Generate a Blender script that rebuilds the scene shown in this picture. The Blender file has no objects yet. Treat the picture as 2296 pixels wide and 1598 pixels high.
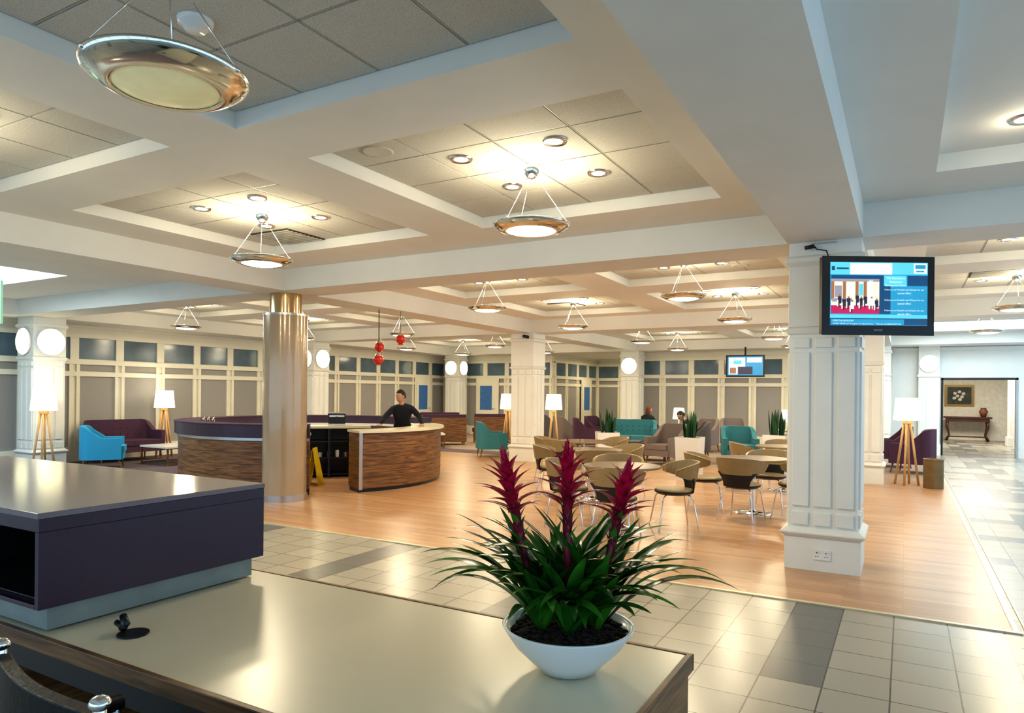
import bpy, math, random
from mathutils import Matrix, Vector
rnd = random.Random(7)
pi = math.pi
def rad(a): return a*pi/180

# ---------------------------------------------------------------- materials
def newmat(name):
    m = bpy.data.materials.new(name); m.use_nodes = True
    nt = m.node_tree; b = nt.nodes['Principled BSDF']
    return m, nt, b
def mat(name, col, rough=.5, metal=0, es=0, ecol=None, nscale=8, namt=.12, bump=0, coat=0, stretch=(1,1,1), spec=None, detail=3):
    m, nt, b = newmat(name)
    b.inputs['Roughness'].default_value = rough
    b.inputs['Metallic'].default_value = metal
    if coat: b.inputs['Coat Weight'].default_value = coat
    if spec is not None: b.inputs['Specular IOR Level'].default_value = spec
    tc = nt.nodes.new('ShaderNodeTexCoord'); mp = nt.nodes.new('ShaderNodeMapping')
    mp.inputs['Scale'].default_value = stretch
    nt.links.new(tc.outputs['Object'], mp.inputs['Vector'])
    n = nt.nodes.new('ShaderNodeTexNoise'); n.inputs['Scale'].default_value = nscale; n.inputs['Detail'].default_value = detail
    nt.links.new(mp.outputs['Vector'], n.inputs['Vector'])
    r = nt.nodes.new('ShaderNodeValToRGB')
    r.color_ramp.elements[0].position = .3; r.color_ramp.elements[1].position = .7
    r.color_ramp.elements[0].color = (*[c*(1-namt) for c in col], 1)
    r.color_ramp.elements[1].color = (*[min(1, c*(1+namt*.5)) for c in col], 1)
    nt.links.new(n.outputs['Fac'], r.inputs['Fac']); nt.links.new(r.outputs['Color'], b.inputs['Base Color'])
    if es:
        b.inputs['Emission Color'].default_value = (*(ecol or col), 1); b.inputs['Emission Strength'].default_value = es
    if bump:
        bp = nt.nodes.new('ShaderNodeBump'); bp.inputs['Strength'].default_value = bump; bp.inputs['Distance'].default_value = .01
        nt.links.new(n.outputs['Fac'], bp.inputs['Height']); nt.links.new(bp.outputs['Normal'], b.inputs['Normal'])
    return m
def woodmat(name, c1, c2, rough=.4, axis=(1,12,12), scale=3, coat=0):
    m, nt, b = newmat(name); b.inputs['Roughness'].default_value = rough; b.inputs['Coat Weight'].default_value = coat
    tc = nt.nodes.new('ShaderNodeTexCoord'); mp = nt.nodes.new('ShaderNodeMapping'); mp.inputs['Scale'].default_value = axis
    nt.links.new(tc.outputs['Object'], mp.inputs['Vector'])
    n = nt.nodes.new('ShaderNodeTexNoise'); n.inputs['Scale'].default_value = scale; n.inputs['Detail'].default_value = 6; n.inputs['Distortion'].default_value = .6
    nt.links.new(mp.outputs['Vector'], n.inputs['Vector'])
    r = nt.nodes.new('ShaderNodeValToRGB'); r.color_ramp.elements[0].position = .32; r.color_ramp.elements[1].position = .68
    r.color_ramp.elements[0].color = (*c1, 1); r.color_ramp.elements[1].color = (*c2, 1)
    nt.links.new(n.outputs['Fac'], r.inputs['Fac']); nt.links.new(r.outputs['Color'], b.inputs['Base Color'])
    return m

M_plaster = mat('plaster_white', (.79,.78,.73), .75, nscale=2, namt=.03)
M_cream = mat('painted_cream', (.82,.79,.67), .55, nscale=3, namt=.04)
M_colpaint = mat('column_paint', (.81,.81,.77), .5, nscale=3, namt=.03)
M_tile = mat('ceiling_tile', (.60,.59,.54), .9, nscale=160, namt=.25, bump=.15)
M_tee = mat('ceiling_tee', (.45,.43,.37), .5)
M_dark = mat('dark_gap', (.04,.035,.03), .8)
M_black = mat('black_satin', (.012,.012,.014), .35)
M_blackleather = mat('black_leather', (.006,.006,.007), .42, nscale=60, bump=.15, spec=.25)
M_chrome = mat('chrome', (.82,.82,.82), .12, 1, namt=.02)
M_steel = mat('brushed_steel', (.55,.55,.56), .3, 1, namt=.06)
M_purple = mat('purple_laminate', (.044,.022,.044), .32, nscale=40, namt=.08)
M_quartz = mat('counter_quartz', (.24,.20,.215), .12, nscale=120, namt=.12)
M_plinth = mat('plinth_grey', (.26,.29,.27), .45)
M_white = mat('white_gloss', (.82,.82,.80), .2, namt=.02)
M_desk = mat('desk_cream', (.70,.635,.47), .28, nscale=2, namt=.03)
M_walnut = woodmat('walnut', (.07,.028,.010), (.28,.135,.05), .4, (1,1,14), 3)
M_walnut2 = woodmat('walnut_top', (.10,.045,.022), (.22,.11,.055), .3, (2,14,2), 3, .3)
M_oak = woodmat('oak', (.52,.30,.12), (.72,.45,.22), .4, (8,8,1), 4)
M_glassdark = mat('glass_slate', (.13,.19,.25), .12, nscale=1.5, namt=.3)
M_panel = mat('panel_grey', (.33,.32,.31), .7, nscale=60, namt=.06)
M_blueglass = mat('blue_vision_glass', (.05,.14,.30), .1, es=.10, ecol=(.1,.3,.7))
M_teal = mat('fabric_teal', (.05,.22,.27), .9, nscale=200, namt=.25, bump=.2)
M_blue = mat('fabric_blue', (.035,.33,.56), .9, nscale=200, namt=.25, bump=.2)
M_plum = mat('fabric_plum', (.075,.03,.065), .9, nscale=200, namt=.25, bump=.2)
M_taupe = mat('fabric_taupe', (.22,.18,.17), .9, nscale=200, namt=.2, bump=.2)
M_greyf = mat('fabric_grey', (.12,.11,.12), .9, nscale=200, namt=.2, bump=.2)
M_olive = mat('vinyl_olive', (.29,.215,.105), .4, nscale=30, namt=.1)
M_shade = mat('lamp_shade', (.9,.85,.7), .8, es=1.4, ecol=(1,.87,.62))
M_globe = mat('sconce_glass', (.9,.9,.8), .4, es=2.0, ecol=(1,.93,.52))
M_lit = mat('lamp_lit', (1,.9,.7), .4, es=14, ecol=(1,.89,.65))
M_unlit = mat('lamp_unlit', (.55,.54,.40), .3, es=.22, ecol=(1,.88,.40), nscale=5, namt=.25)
M_sky = mat('skylight_diffuser', (.9,.95,1), .5, es=8, ecol=(.72,.9,1))
M_green = mat('leaf_green', (.020,.13,.012), .25, nscale=12, namt=.5)
M_green2 = mat('leaf_green_light', (.055,.24,.02), .27, nscale=12, namt=.35)
M_snake = mat('snake_plant_leaf', (.02,.09,.03), .4, nscale=30, namt=.6, stretch=(1,1,4))
M_red = mat('bract_magenta', (.58,.010,.07), .38, nscale=25, namt=.45)
M_redd = mat('bract_dark', (.28,.02,.05), .4, nscale=25, namt=.4)
M_soil = mat('bark_soil', (.035,.02,.013), .95, nscale=80, namt=.6, bump=.8)
M_redglass = mat('red_glass', (.5,.02,.015), .12, es=.10, ecol=(1,.1,.04), nscale=50, namt=.6)
M_skin = mat('skin', (.52,.28,.18), .55, namt=.05)
M_hair = mat('hair_dark', (.02,.013,.01), .7, nscale=80, namt=.4)
M_hairb = mat('hair_brown', (.14,.045,.02), .7, nscale=80, namt=.4)
M_cloth = mat('cloth_black', (.010,.012,.020), .85, nscale=100, namt=.3)
M_yellow = mat('yellow_plastic', (.75,.55,.02), .4)
M_bin = mat('bin_bronze', (.22,.15,.07), .35, .6)
M_bronze = mat('column_laminate', (.44,.33,.22), .18, .15, nscale=1.2, namt=.12, coat=.5)
M_bronze2 = mat('column_collar', (.62,.46,.27), .14, .9, nscale=1.5, namt=.1)
M_lampmetal = mat('pendant_metal', (.74,.73,.68), .10, 1, namt=.05)
M_socket = mat('socket_white', (.85,.85,.83), .3)

# wood floor
m, nt, b = newmat('floor_wood'); M_floorwood = m
b.inputs['Roughness'].default_value = .30
tc = nt.nodes.new('ShaderNodeTexCoord')
br = nt.nodes.new('ShaderNodeTexBrick'); br.inputs['Scale'].default_value = 1
br.inputs['Brick Width'].default_value = 1.1; br.inputs['Row Height'].default_value = .075; br.inputs['Mortar Size'].default_value = .0014
br.offset = .37
br.inputs['Color1'].default_value = (.62,.375,.205,1); br.inputs['Color2'].default_value = (.47,.26,.135,1); br.inputs['Mortar'].default_value = (.28,.15,.07,1)
nt.links.new(tc.outputs['Object'], br.inputs['Vector'])
mp = nt.nodes.new('ShaderNodeMapping'); mp.inputs['Scale'].default_value = (1.5,25,1); nt.links.new(tc.outputs['Object'], mp.inputs['Vector'])
n = nt.nodes.new('ShaderNodeTexNoise'); n.inputs['Scale'].default_value = 2; n.inputs['Detail'].default_value = 5; nt.links.new(mp.outputs['Vector'], n.inputs['Vector'])
mx = nt.nodes.new('ShaderNodeMix'); mx.data_type = 'RGBA'; mx.blend_type = 'MULTIPLY'; mx.inputs['Factor'].default_value = .4
nt.links.new(br.outputs['Color'], mx.inputs['A'])
rr = nt.nodes.new('ShaderNodeValToRGB'); rr.color_ramp.elements[0].color = (.6,.6,.6,1); rr.color_ramp.elements[1].color = (1.0,1.0,1.0,1)
rr.color_ramp.elements[0].position = .3; rr.color_ramp.elements[1].position = .6
nt.links.new(n.outputs['Fac'], rr.inputs['Fac']); nt.links.new(rr.outputs['Color'], mx.inputs['B'])
nt.links.new(mx.outputs['Result'], b.inputs['Base Color'])

# tile floor
m, nt, b = newmat('floor_tiles'); M_floortile = m
b.inputs['Roughness'].default_value = .26
tc = nt.nodes.new('ShaderNodeTexCoord'); sp = nt.nodes.new('ShaderNodeSeparateXYZ'); nt.links.new(tc.outputs['Object'], sp.inputs[0])
def mth(op, a, bb=None, c=None):
    nd = nt.nodes.new('ShaderNodeMath'); nd.operation = op
    for i, v in enumerate((a, bb, c)):
        if v is None: continue
        if isinstance(v, (int, float)): nd.inputs[i].default_value = v
        else: nt.links.new(v, nd.inputs[i])
    return nd.outputs[0]
T = .325
tx = mth('DIVIDE', mth('ADD', sp.outputs[0], .38+T*100), T); ty = mth('DIVIDE', mth('ADD', sp.outputs[1], T*100-.2), T)
ix = mth('FLOOR', tx); iy = mth('FLOOR', ty); fx = mth('FRACT', tx); fy = mth('FRACT', ty)
ex = mth('LESS_THAN', mth('MINIMUM', fx, mth('SUBTRACT', 1, fx)), .013)
ey = mth('LESS_THAN', mth('MINIMUM', fy, mth('SUBTRACT', 1, fy)), .013)
gr = mth('MAXIMUM', ex, ey)
colm = mth('LESS_THAN', mth('ABSOLUTE', mth('SUBTRACT', mth('MODULO', ix, 6), 3)), .5)
rowm = mth('LESS_THAN', mth('MODULO', mth('ADD', iy, 5), 9), 4.5)
d1 = mth('MULTIPLY', colm, rowm)
d2 = mth('MULTIPLY', mth('LESS_THAN', mth('MODULO', iy, 4), .5), mth('LESS_THAN', mth('MODULO', mth('ADD', ix, iy), 5), 2.5))
d3 = mth('MULTIPLY', mth('LESS_THAN', mth('MODULO', mth('ADD', ix, 2), 4), .5), mth('LESS_THAN', mth('MODULO', mth('ADD', iy, ix), 7), 3.5))
corr = mth('GREATER_THAN', sp.outputs[0], .74)
dm = mth('MAXIMUM', d1, mth('MULTIPLY', mth('MAXIMUM', d2, d3), corr))
wn = nt.nodes.new('ShaderNodeTexWhiteNoise'); cb = nt.nodes.new('ShaderNodeCombineXYZ')
nt.links.new(ix, cb.inputs[0]); nt.links.new(iy, cb.inputs[1]); nt.links.new(cb.outputs[0], wn.inputs['Vector'])
r1 = nt.nodes.new('ShaderNodeValToRGB'); r1.color_ramp.elements[0].color = (.32,.30,.255,1); r1.color_ramp.elements[1].color = (.37,.345,.29,1)
nt.links.new(wn.outputs['Value'], r1.inputs['Fac'])
m1 = nt.nodes.new('ShaderNodeMix'); m1.data_type = 'RGBA'; nt.links.new(dm, m1.inputs['Factor']); nt.links.new(r1.outputs['Color'], m1.inputs['A']); m1.inputs['B'].default_value = (.145,.145,.14,1)
m2 = nt.nodes.new('ShaderNodeMix'); m2.data_type = 'RGBA'; nt.links.new(gr, m2.inputs['Factor']); nt.links.new(m1.outputs['Result'], m2.inputs['A']); m2.inputs['B'].default_value = (.07,.06,.055,1)
nt.links.new(m2.outputs['Result'], b.inputs['Base Color'])
M_carpet = mat('carpet_plum', (.13,.10,.12), .95, nscale=90, namt=.35, bump=.2)
M_carpet2 = mat('carpet_beige', (.36,.27,.21), .95, nscale=90, namt=.25, bump=.2)

# ---------------------------------------------------------------- mesh builder
class MB:
    def __init__(s): s.v=[]; s.f=[]; s.m=[]; s.s=[]; s.mats=[]; s.X=Matrix.Identity(4)
    def mi(s, mt):
        if mt not in s.mats: s.mats.append(mt)
        return s.mats.index(mt)
    def add(s, vs, fs, mt, sm=False, M=None):
        X = s.X if M is None else s.X @ M
        o = len(s.v); s.v += [tuple(X @ Vector(p)) for p in vs]; k = s.mi(mt)
        for f in fs: s.f.append(tuple(i+o for i in f)); s.m.append(k); s.s.append(sm)
    def box(s, x0,x1,y0,y1,z0,z1, mt, M=None):
        vs = [(x,y,z) for z in (z0,z1) for y in (y0,y1) for x in (x0,x1)]
        s.add(vs, [(0,2,3,1),(4,5,7,6),(0,1,5,4),(2,6,7,3),(0,4,6,2),(1,3,7,5)], mt, False, M)
    def lathe(s, prof, mt, c=(0,0,0), seg=32, smooth=True, M=None, sharp=False):
        cx,cy,cz = c
        segs = [prof[i:i+2] for i in range(len(prof)-1)] if sharp else [prof]
        for pr in segs:
            vs=[]; fs=[]
            for r,z in pr:
                for i in range(seg):
                    a=2*pi*i/seg; vs.append((cx+r*math.cos(a), cy+r*math.sin(a), cz+z))
            for j in range(len(pr)-1):
                for i in range(seg):
                    k=(i+1)%seg; fs.append((j*seg+i, j*seg+k, (j+1)*seg+k, (j+1)*seg+i))
            s.add(vs, fs, mt, smooth, M)
    def cyl(s, c, r, z0, z1, mt, seg=24, r2=None, M=None):
        r2 = r if r2 is None else r2
        s.lathe([(0,z0),(r,z0),(r2,z1),(0,z1)], mt, (c[0],c[1],0), seg, True, M, True)
    def tube(s, pts, r, mt, seg=8, M=None, flat=1):
        pts=[Vector(p) for p in pts]; n=len(pts); rs = r if isinstance(r,(list,tuple)) else [r]*n
        vs=[]; fs=[]; up=None
        for i,p in enumerate(pts):
            t=((pts[i+1]-p) if i<n-1 else (p-pts[i-1]))
            if 0<i<n-1: t=(pts[i+1]-pts[i-1])
            t.normalize()
            if up is None:
                up = Vector((0,0,1)) if abs(t.z)<.9 else Vector((1,0,0))
            up=(up-t*up.dot(t)).normalized(); sd=t.cross(up)
            for k in range(seg):
                a=2*pi*k/seg; vs.append(tuple(p+(sd*math.cos(a)+up*math.sin(a)*flat)*rs[i]))
        for j in range(n-1):
            for k in range(seg):
                q=(k+1)%seg; fs.append((j*seg+k,j*seg+q,(j+1)*seg+q,(j+1)*seg+k))
        fs.append(tuple(range(seg))[::-1]); fs.append(tuple((n-1)*seg+k for k in range(seg)))
        s.add(vs, fs, mt, True, M)
    def ell(s, c, r, mt, M=None, seg=16, rings=10):
        vs=[]; fs=[]
        for j in range(rings+1):
            a=pi*j/rings
            for i in range(seg):
                b_=2*pi*i/seg; vs.append((c[0]+r[0]*math.sin(a)*math.cos(b_), c[1]+r[1]*math.sin(a)*math.sin(b_), c[2]-r[2]*math.cos(a)))
        for j in range(rings):
            for i in range(seg):
                k=(i+1)%seg; fs.append((j*seg+i,j*seg+k,(j+1)*seg+k,(j+1)*seg+i))
        s.add(vs,fs,mt,True,M)
    def arc(s, cx,cy,r0,r1,a0,a1,z0,z1,mt,seg=40):
        vs=[]; fs=[]
        for i in range(seg+1):
            a=rad(a0+(a1-a0)*i/seg); c,q=math.cos(a),math.sin(a)
            vs += [(cx+r0*c,cy+r0*q,z0),(cx+r1*c,cy+r1*q,z0),(cx+r1*c,cy+r1*q,z1),(cx+r0*c,cy+r0*q,z1)]
        for i in range(seg):
            o=i*4
            for k in range(4):
                q=(k+1)%4; fs.append((o+k,o+q,o+4+q,o+4+k))
        fs.append((3,2,1,0)); o=seg*4; fs.append((o,o+1,o+2,o+3))
        s.add(vs,fs,mt)
    def sweep(s, path, t, z0s, z1s, mt, sm=False, lean=0):
        n=len(path); vs=[]; fs=[]
        for i in range(n):
            a=Vector(path[max(0,i-1)]); b_=Vector(path[min(n-1,i+1)]); d=(b_-a).normalized(); nr=Vector((d.y,-d.x)); p=Vector(path[i])
            z0=z0s[i] if isinstance(z0s,list) else z0s; z1=z1s[i] if isinstance(z1s,list) else z1s
            o=nr*lean
            vs+=[(*(p-nr*t),z0),(*(p+nr*t),z0),(*(p+nr*t-o),z1),(*(p-nr*t-o),z1)]
        for i in range(n-1):
            o=i*4
            for k in range(4):
                q=(k+1)%4; fs.append((o+k,o+4+k,o+4+q,o+q))
        fs.append((0,1,2,3)); o=(n-1)*4; fs.append((o+3,o+2,o+1,o))
        s.add(vs,fs,mt,sm)
    def leaf(s, pts, ws, mt, side=None, fold=.25):
        pts=[Vector(p) for p in pts]; n=len(pts); vs=[]; fs=[]
        for i,p in enumerate(pts):
            t=(pts[min(n-1,i+1)]-pts[max(0,i-1)]).normalized()
            sd = side if side is not None else t.cross(Vector((0,0,1)))
            sd = sd.normalized() if sd.length>1e-4 else Vector((1,0,0))
            nn = sd.cross(t).normalized()
            w=ws[i]; vs += [tuple(p-sd*w+nn*w*fold), tuple(p), tuple(p+sd*w+nn*w*fold)]
        for i in range(n-1):
            o=i*3; fs += [(o,o+1,o+4,o+3),(o+1,o+2,o+5,o+4)]
        s.add(vs,fs,mt,True)
    def mesh(s, name):
        me=bpy.data.meshes.new(name); me.from_pydata(s.v,[],s.f)
        for mt in s.mats: me.materials.append(mt)
        me.polygons.foreach_set('material_index', s.m); me.polygons.foreach_set('use_smooth', s.s); me.update()
        return me
    def obj(s, name, loc=(0,0,0), rz=0, bevel=0, bseg=2, parent=None):
        o=bpy.data.objects.new(name, s.mesh(name)); bpy.context.scene.collection.objects.link(o)
        o.location=loc; o.rotation_euler=(0,0,rad(rz))
        if bevel:
            bm=o.modifiers.new('bevel','BEVEL'); bm.width=bevel; bm.segments=bseg; bm.limit_method='ANGLE'; bm.angle_limit=rad(40)
        if parent: o.parent=parent
        return o
def inst(src, loc, rz=0, sc=1):
    o=bpy.data.objects.new(src.name.split('.')[0], src.data); bpy.context.scene.collection.objects.link(o)
    o.location=loc; o.rotation_euler=(0,0,rad(rz)); o.scale=(sc,sc,sc)
    for md in src.modifiers:
        if md.type=='BEVEL':
            bm=o.modifiers.new('bevel','BEVEL'); bm.width=md.width; bm.segments=md.segments; bm.limit_method='ANGLE'; bm.angle_limit=md.angle_limit
    return o

# ---------------------------------------------------------------- room constants
ZB, ZS, ZT = 2.98, 3.27, 3.40
XW, YN, XE, YS = -15.7, 22.3, 4.2, -2.6
HW=.31
CX = [1.4, -2.58, -5.66, -9.9, -13.0]; CY = [1.8, 4.82, 9.15, 12.35, 16.45, 19.5]
coffers=[]; skyl=[]
for x in CX:
    for y in CY:
        if x<-8 and y<7: continue
        if x==1.4 and y<7: continue
        if x==1.4 and y==19.5: skyl.append((x-1.2,x+1.2,y-1.2,y+1.2)); continue
        coffers.append((x,y))
skyl.append((-13.4,-10.9,2.2,5.7))
rects=[(x-1.2,x+1.2,y-1.2,y+1.2,'c') for x,y in coffers]+[(a,b_,c,d,'s') for a,b_,c,d in skyl]+[(.19,3.4,.6,6.08,'p')]
bx=[(-.95,-.33),(-8.14,-7.52),(XW-.1,-14.69)]; by=[(-.5,.12),(6.79,7.41),(14.09,14.71),(21.29,27)]
xs=sorted(set([XW-.1,XE]+[v for r in rects for v in r[:2]]+[v for r in bx for v in r])); ys=sorted(set([YS,27]+[v for r in rects for v in r[2:4]]+[v for r in by for v in r]))
def ch(x,y):
    for a,b_ in bx:
        if a<x<b_: return ZB,'b'
    for a,b_ in by:
        if a<y<b_: return ZB,'b'
    for a,b_,c,d,k in rects:
        if a<x<b_ and c<y<d: return ZT,k
    return ZS,'o'
mb=MB()
H={}
for i in range(len(xs)-1):
    for j in range(len(ys)-1):
        h,k=ch((xs[i]+xs[i+1])/2,(ys[j]+ys[j+1])/2); H[i,j]=h
        x0,x1,y0,y1=xs[i],xs[i+1],ys[j],ys[j+1]
        mb.add([(x0,y0,h),(x1,y0,h),(x1,y1,h),(x0,y1,h)],[(0,3,2,1)], M_plaster if k!='s' else M_sky)
for (i,j),h in list(H.items()):
    if (i+1,j) in H and abs(H[i+1,j]-h)>1e-4:
        x=xs[i+1]; h2=H[i+1,j]; mb.add([(x,ys[j],h),(x,ys[j+1],h),(x,ys[j+1],h2),(x,ys[j],h2)],[(0,1,2,3)],M_plaster)
    if (i,j+1) in H and abs(H[i,j+1]-h)>1e-4:
        y=ys[j+1]; h2=H[i,j+1]; mb.add([(xs[i],y,h),(xs[i+1],y,h),(xs[i+1],y,h2),(xs[i],y,h2)],[(0,1,2,3)],M_plaster)
for x,y in coffers:
    mb.box(x-1.2,x+1.2,y-1.2,y+1.2,ZT-.004,ZT-.001,M_dark)
    for a in range(4):
        for c in range(4):
            X0=x-1.2+a*.6; Y0=y-1.2+c*.6
            mb.box(X0+.010,X0+.590,Y0+.010,Y0+.590,ZT-.02,ZT-.006,M_tile)
    for k in range(1,4):
        mb.box(x-1.2+k*.6-.005,x-1.2+k*.6+.005,y-1.2,y+1.2,ZT-.018,ZT-.005,M_tee)
        mb.box(x-1.2,x+1.2,y-1.2+k*.6-.005,y-1.2+k*.6+.005,ZT-.018,ZT-.005,M_tee)
mb.obj('ceiling')

# ---------------------------------------------------------------- floors
mb=MB(); mb.box(XW-.1,XE+.1,YS,YN+.2,-.1,0,M_floortile); mb.box(-11,-7.9,YN+.2,26.5,-.1,0,M_floortile); mb.obj('floor')
mb=MB(); mb.box(-11,.65,5.74,15.2,.0,.005,M_floorwood); mb.obj('floor_wood_inlay')
mb=MB(); mb.box(XW,-11.0,5.74,15.2,.0,.005,M_carpet); mb.box(XW,.65,15.2,YN,.0,.005,M_carpet2); mb.box(-13,-8.2,15.2,16.1,.004,.008,M_carpet); mb.obj('floor_carpet')
M_strip=mat('trim_strip',(.70,.62,.42),.3,.3)
mb=MB(); mb.box(-11,.70,5.70,5.74,0,.010,M_strip); mb.box(.65,.68,5.74,YN,0,.010,M_strip); mb.box(.72,.735,5.70,YN,0,.008,M_strip); mb.obj('trim_1')

# ---------------------------------------------------------------- walls
def panel_wall(name, loc, rz, L, p=.99):
    mb=MB(); mb.box(0,L,0,.15,0,ZB,M_cream)
    n=max(1,int(round(L/p))); p=L/n
    for i in range(n):
        a=i*p+.09; b_=(i+1)*p-.09
        mb.box(a,b_,-.006,0,2.24,2.70,M_glassdark)
        mb.box(a-.03,b_+.03,-.006,0,.30,1.86,M_panel)
        mb.box(a-.03,b_+.03,-.006,0,1.97,2.12,M_panel)
    for i in range(n+1):
        c=i*p
        mb.box(max(0,c-.09),min(L,c+.09),-.04,0,2.20,2.74,M_cream)
        for sx in (-.075,.075):
            if 0<c+sx<L: mb.box(c+sx-.035,c+sx+.035,-.045,-.001,.15,2.20,M_cream)
    for z0,z1,dp in ((2.70,2.80,.06),(2.12,2.22,.06),(1.86,1.96,.05),(.15,.32,.05),(2.92,2.98,.05)):
        mb.box(0,L,-dp,0,z0,z1,M_cream)
    mb.box(0,L,-.06,0,0,.15,M_cream)
    return mb.obj(name,loc,rz)
panel_wall('wall_west',(XW,YS,0),90,YN-YS)
panel_wall('wall_north',(XW,YN,0),0,4.7)
panel_wall('wall_alcove_west',(-11,YN+.15,0),90,3.95)
panel_wall('wall_alcove_north',(-11,26.4,0),0,3.1)
panel_wall('wall_north_lounge',(-7.9,YN,0),0,7.6)
mb=MB(); mb.box(-7.9,-7.75,YN+.15,26.4,0,ZB,M_cream); mb.obj('wall_alcove_east')
mb=MB()
mb.box(-.3,.86,YN,YN+.15,0,ZB,M_colpaint); mb.box(.86,2.58,YN,YN+.15,2.12,ZB,M_colpaint); mb.box(2.58,XE,YN,YN+.15,0,ZB,M_colpaint)
mb.box(-.3,XE,YN-.05,YN,2.85,2.95,M_colpaint)
mb.obj('wall_north_portal')
mb=MB()
mb.box(.862,.91,YN-.03,YN+.18,0,2.11,M_black); mb.box(2.53,2.578,YN-.03,YN+.18,0,2.11,M_steel); mb.box(.862,2.578,YN-.03,YN+.18,2.06,2.115,M_black)
mb.obj('door_1')
def vdoor(name,loc,rz,matl=M_cream,glass=M_blueglass):
    mb=MB()
    mb.box(-.5,.5,-.075,-.062,0,2.12,M_cream); mb.box(-.44,.44,-.10,-.075,0.02,2.05,matl)
    mb.box(-.30,.22,-.108,-.10,.95,1.85,glass)
    mb.tube([(.34,-.10,1.0),(.34,-.15,1.0),(.24,-.15,1.0)],.012,M_chrome)
    return mb.obj(name,loc,rz)
vdoor('door_2',(XW,20.8,0),90); vdoor('door_3',(-13.7,YN,0),0)
M_greydoor=mat('door_grey',(.30,.32,.33),.4)
vdoor('door_4',(XW,6.35,0),90,M_greydoor,M_greydoor)
vdoor('door_5',(-8.6,26.4,0),0); vdoor('door_6',(-11,25.2,0),90)
mb=MB()
for i in range(13): y=YS+i*(YN-YS)/12; mb.box(XE,XE+.1,y-.04,y+.04,0,ZB,M_colpaint)
mb.box(XE,XE+.1,YS,YN,0,.35,M_colpaint); mb.box(XE,XE+.1,YS,YN,2.7,3.42,M_colpaint); mb.obj('window_1')
mb=MB()
for i in range(11): x=XW+i*(XE-XW)/10; mb.box(x-.04,x+.04,YS-.1,YS,0,ZB,M_colpaint)
mb.box(XW,XE,YS-.1,YS,0,.5,M_colpaint); mb.box(XW,XE,YS-.1,YS,2.5,3.42,M_colpaint); mb.obj('window_2')

# room beyond portal
mb=MB(); mb.box(-1.5,7,YN+.2,31,-.1,0,M_floortile); mb.obj('floor_lobby')
M_lobby=mat('lobby_wall',(.80,.74,.62),.6)
mb=MB(); mb.box(-1.5,7,31,31.15,0,2.9,M_lobby); mb.box(-1.65,-1.5,YN+.2,31,0,2.9,M_lobby); mb.box(7,7.15,YN+.2,31,0,2.9,M_lobby); mb.obj('wall_lobby')
mb=MB(); mb.box(-1.5,7,YN+.15,31.1,2.9,3.0,M_plaster); mb.obj('ceiling_lobby')
mb=MB(); mb.box(2.95,3.45,27.5,28,0,2.9,M_colpaint); mb.box(2.9,3.5,27.45,28.05,0,.3,M_colpaint); mb.obj('pillar_lobby',bevel=.01)
M_pic=mat('picture_dark',(.03,.04,.02),.5,nscale=6,namt=.8); M_gold=mat('frame_gold',(.25,.17,.06),.4,.6); M_flow=mat('painted_flower',(.8,.72,.62),.6,nscale=20,namt=.5)
mb=MB(); mb.box(-.47,.47,-.04,-.001,-.40,.40,M_gold); mb.box(-.38,.38,-.05,-.04,-.32,.32,M_pic)
for (fx_,fz_) in ((-.14,.08),(0,.14),(.13,.07),(-.06,-.02),(.08,-.05),(-.16,-.10),(.02,-.15)):
    mb.ell((fx_,-.051,fz_),(.062,.006,.056),M_flow,seg=12,rings=6)
mb.obj('framed_painting',(1.78,30.99,1.66))
mb=MB(); M_mah=woodmat('mahogany',(.04,.015,.01),(.12,.04,.02),.25)
mb.box(-.75,.75,-.25,.25,.82,.88,M_mah); mb.box(-.68,.68,-.2,.2,.70,.82,M_mah)
for sx in (-.62,.62):
    for sy in (-.16,.16): mb.tube([(sx,sy,.72),(sx*1.02,sy,.5),(sx*.9,sy,.2),(sx*1.05,sy,.0)],[.05,.045,.025,.04],M_mah)
mb.box(-.6,.6,-.12,.12,.12,.16,M_mah); mb.obj('console_table',(2.0,30.5,0))
mb=MB(); mb.lathe([(0,0),(.07,0),(.12,.12),(.15,.2),(.08,.3),(.1,.34)],mat('vase_red',(.25,.10,.05),.3)); mb.obj('vase',(2.5,30.5,.88))

# ---------------------------------------------------------------- columns
def column(name,x,y):
    mb=MB(); w=.29
    mb.box(-w,w,-w,w,0,ZB,M_colpaint)
    mb.box(-.315,.315,-.315,.315,0,.30,M_colpaint)
    mb.lathe([(.315*1.414,.30),(.35*1.414,.335),(.35*1.414,.35),(.30*1.414,.385),(.29*1.414,.385)],M_colpaint,seg=4,smooth=False,M=Matrix.Rotation(pi/4,4,'Z'))
    mb.lathe([(.29*1.414,2.14),(.31*1.414,2.15),(.325*1.414,2.19),(.30*1.414,2.21)],M_colpaint,seg=4,smooth=False,M=Matrix.Rotation(pi/4,4,'Z'))
    mb.box(-.30,.30,-.30,.30,2.21,2.78,M_colpaint)
    mb.lathe([(.30*1.414,2.76),(.33*1.414,2.80),(.33*1.414,2.84),(.30*1.414,2.86),(.30*1.414,2.98)],M_colpaint,seg=4,smooth=False,M=Matrix.Rotation(pi/4,4,'Z'))
    for k in range(4):
        Rm=Matrix.Rotation(k*pi/2,4,'Z')
        for c in (-.185,0,.185):
            for z0,z1 in ((.41,.53),(.58,1.98),(2.02,2.11)):
                mb.box(c-.070,c+.070,-.308,-.285,z0,z1,M_colpaint,Rm)
    return mb.obj(name,(x,y,0),bevel=.006,bseg=2)
colA=column('white_column',-.64,7.1)
for x,y in [(-.64,14.4),(-7.75,14.4),(-14.95,7.35),(-14.7,14.4),(-14.7,21.6),(-7.75,21.6),(-.64,21.6)]: inst(colA,(x,y,0))
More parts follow.
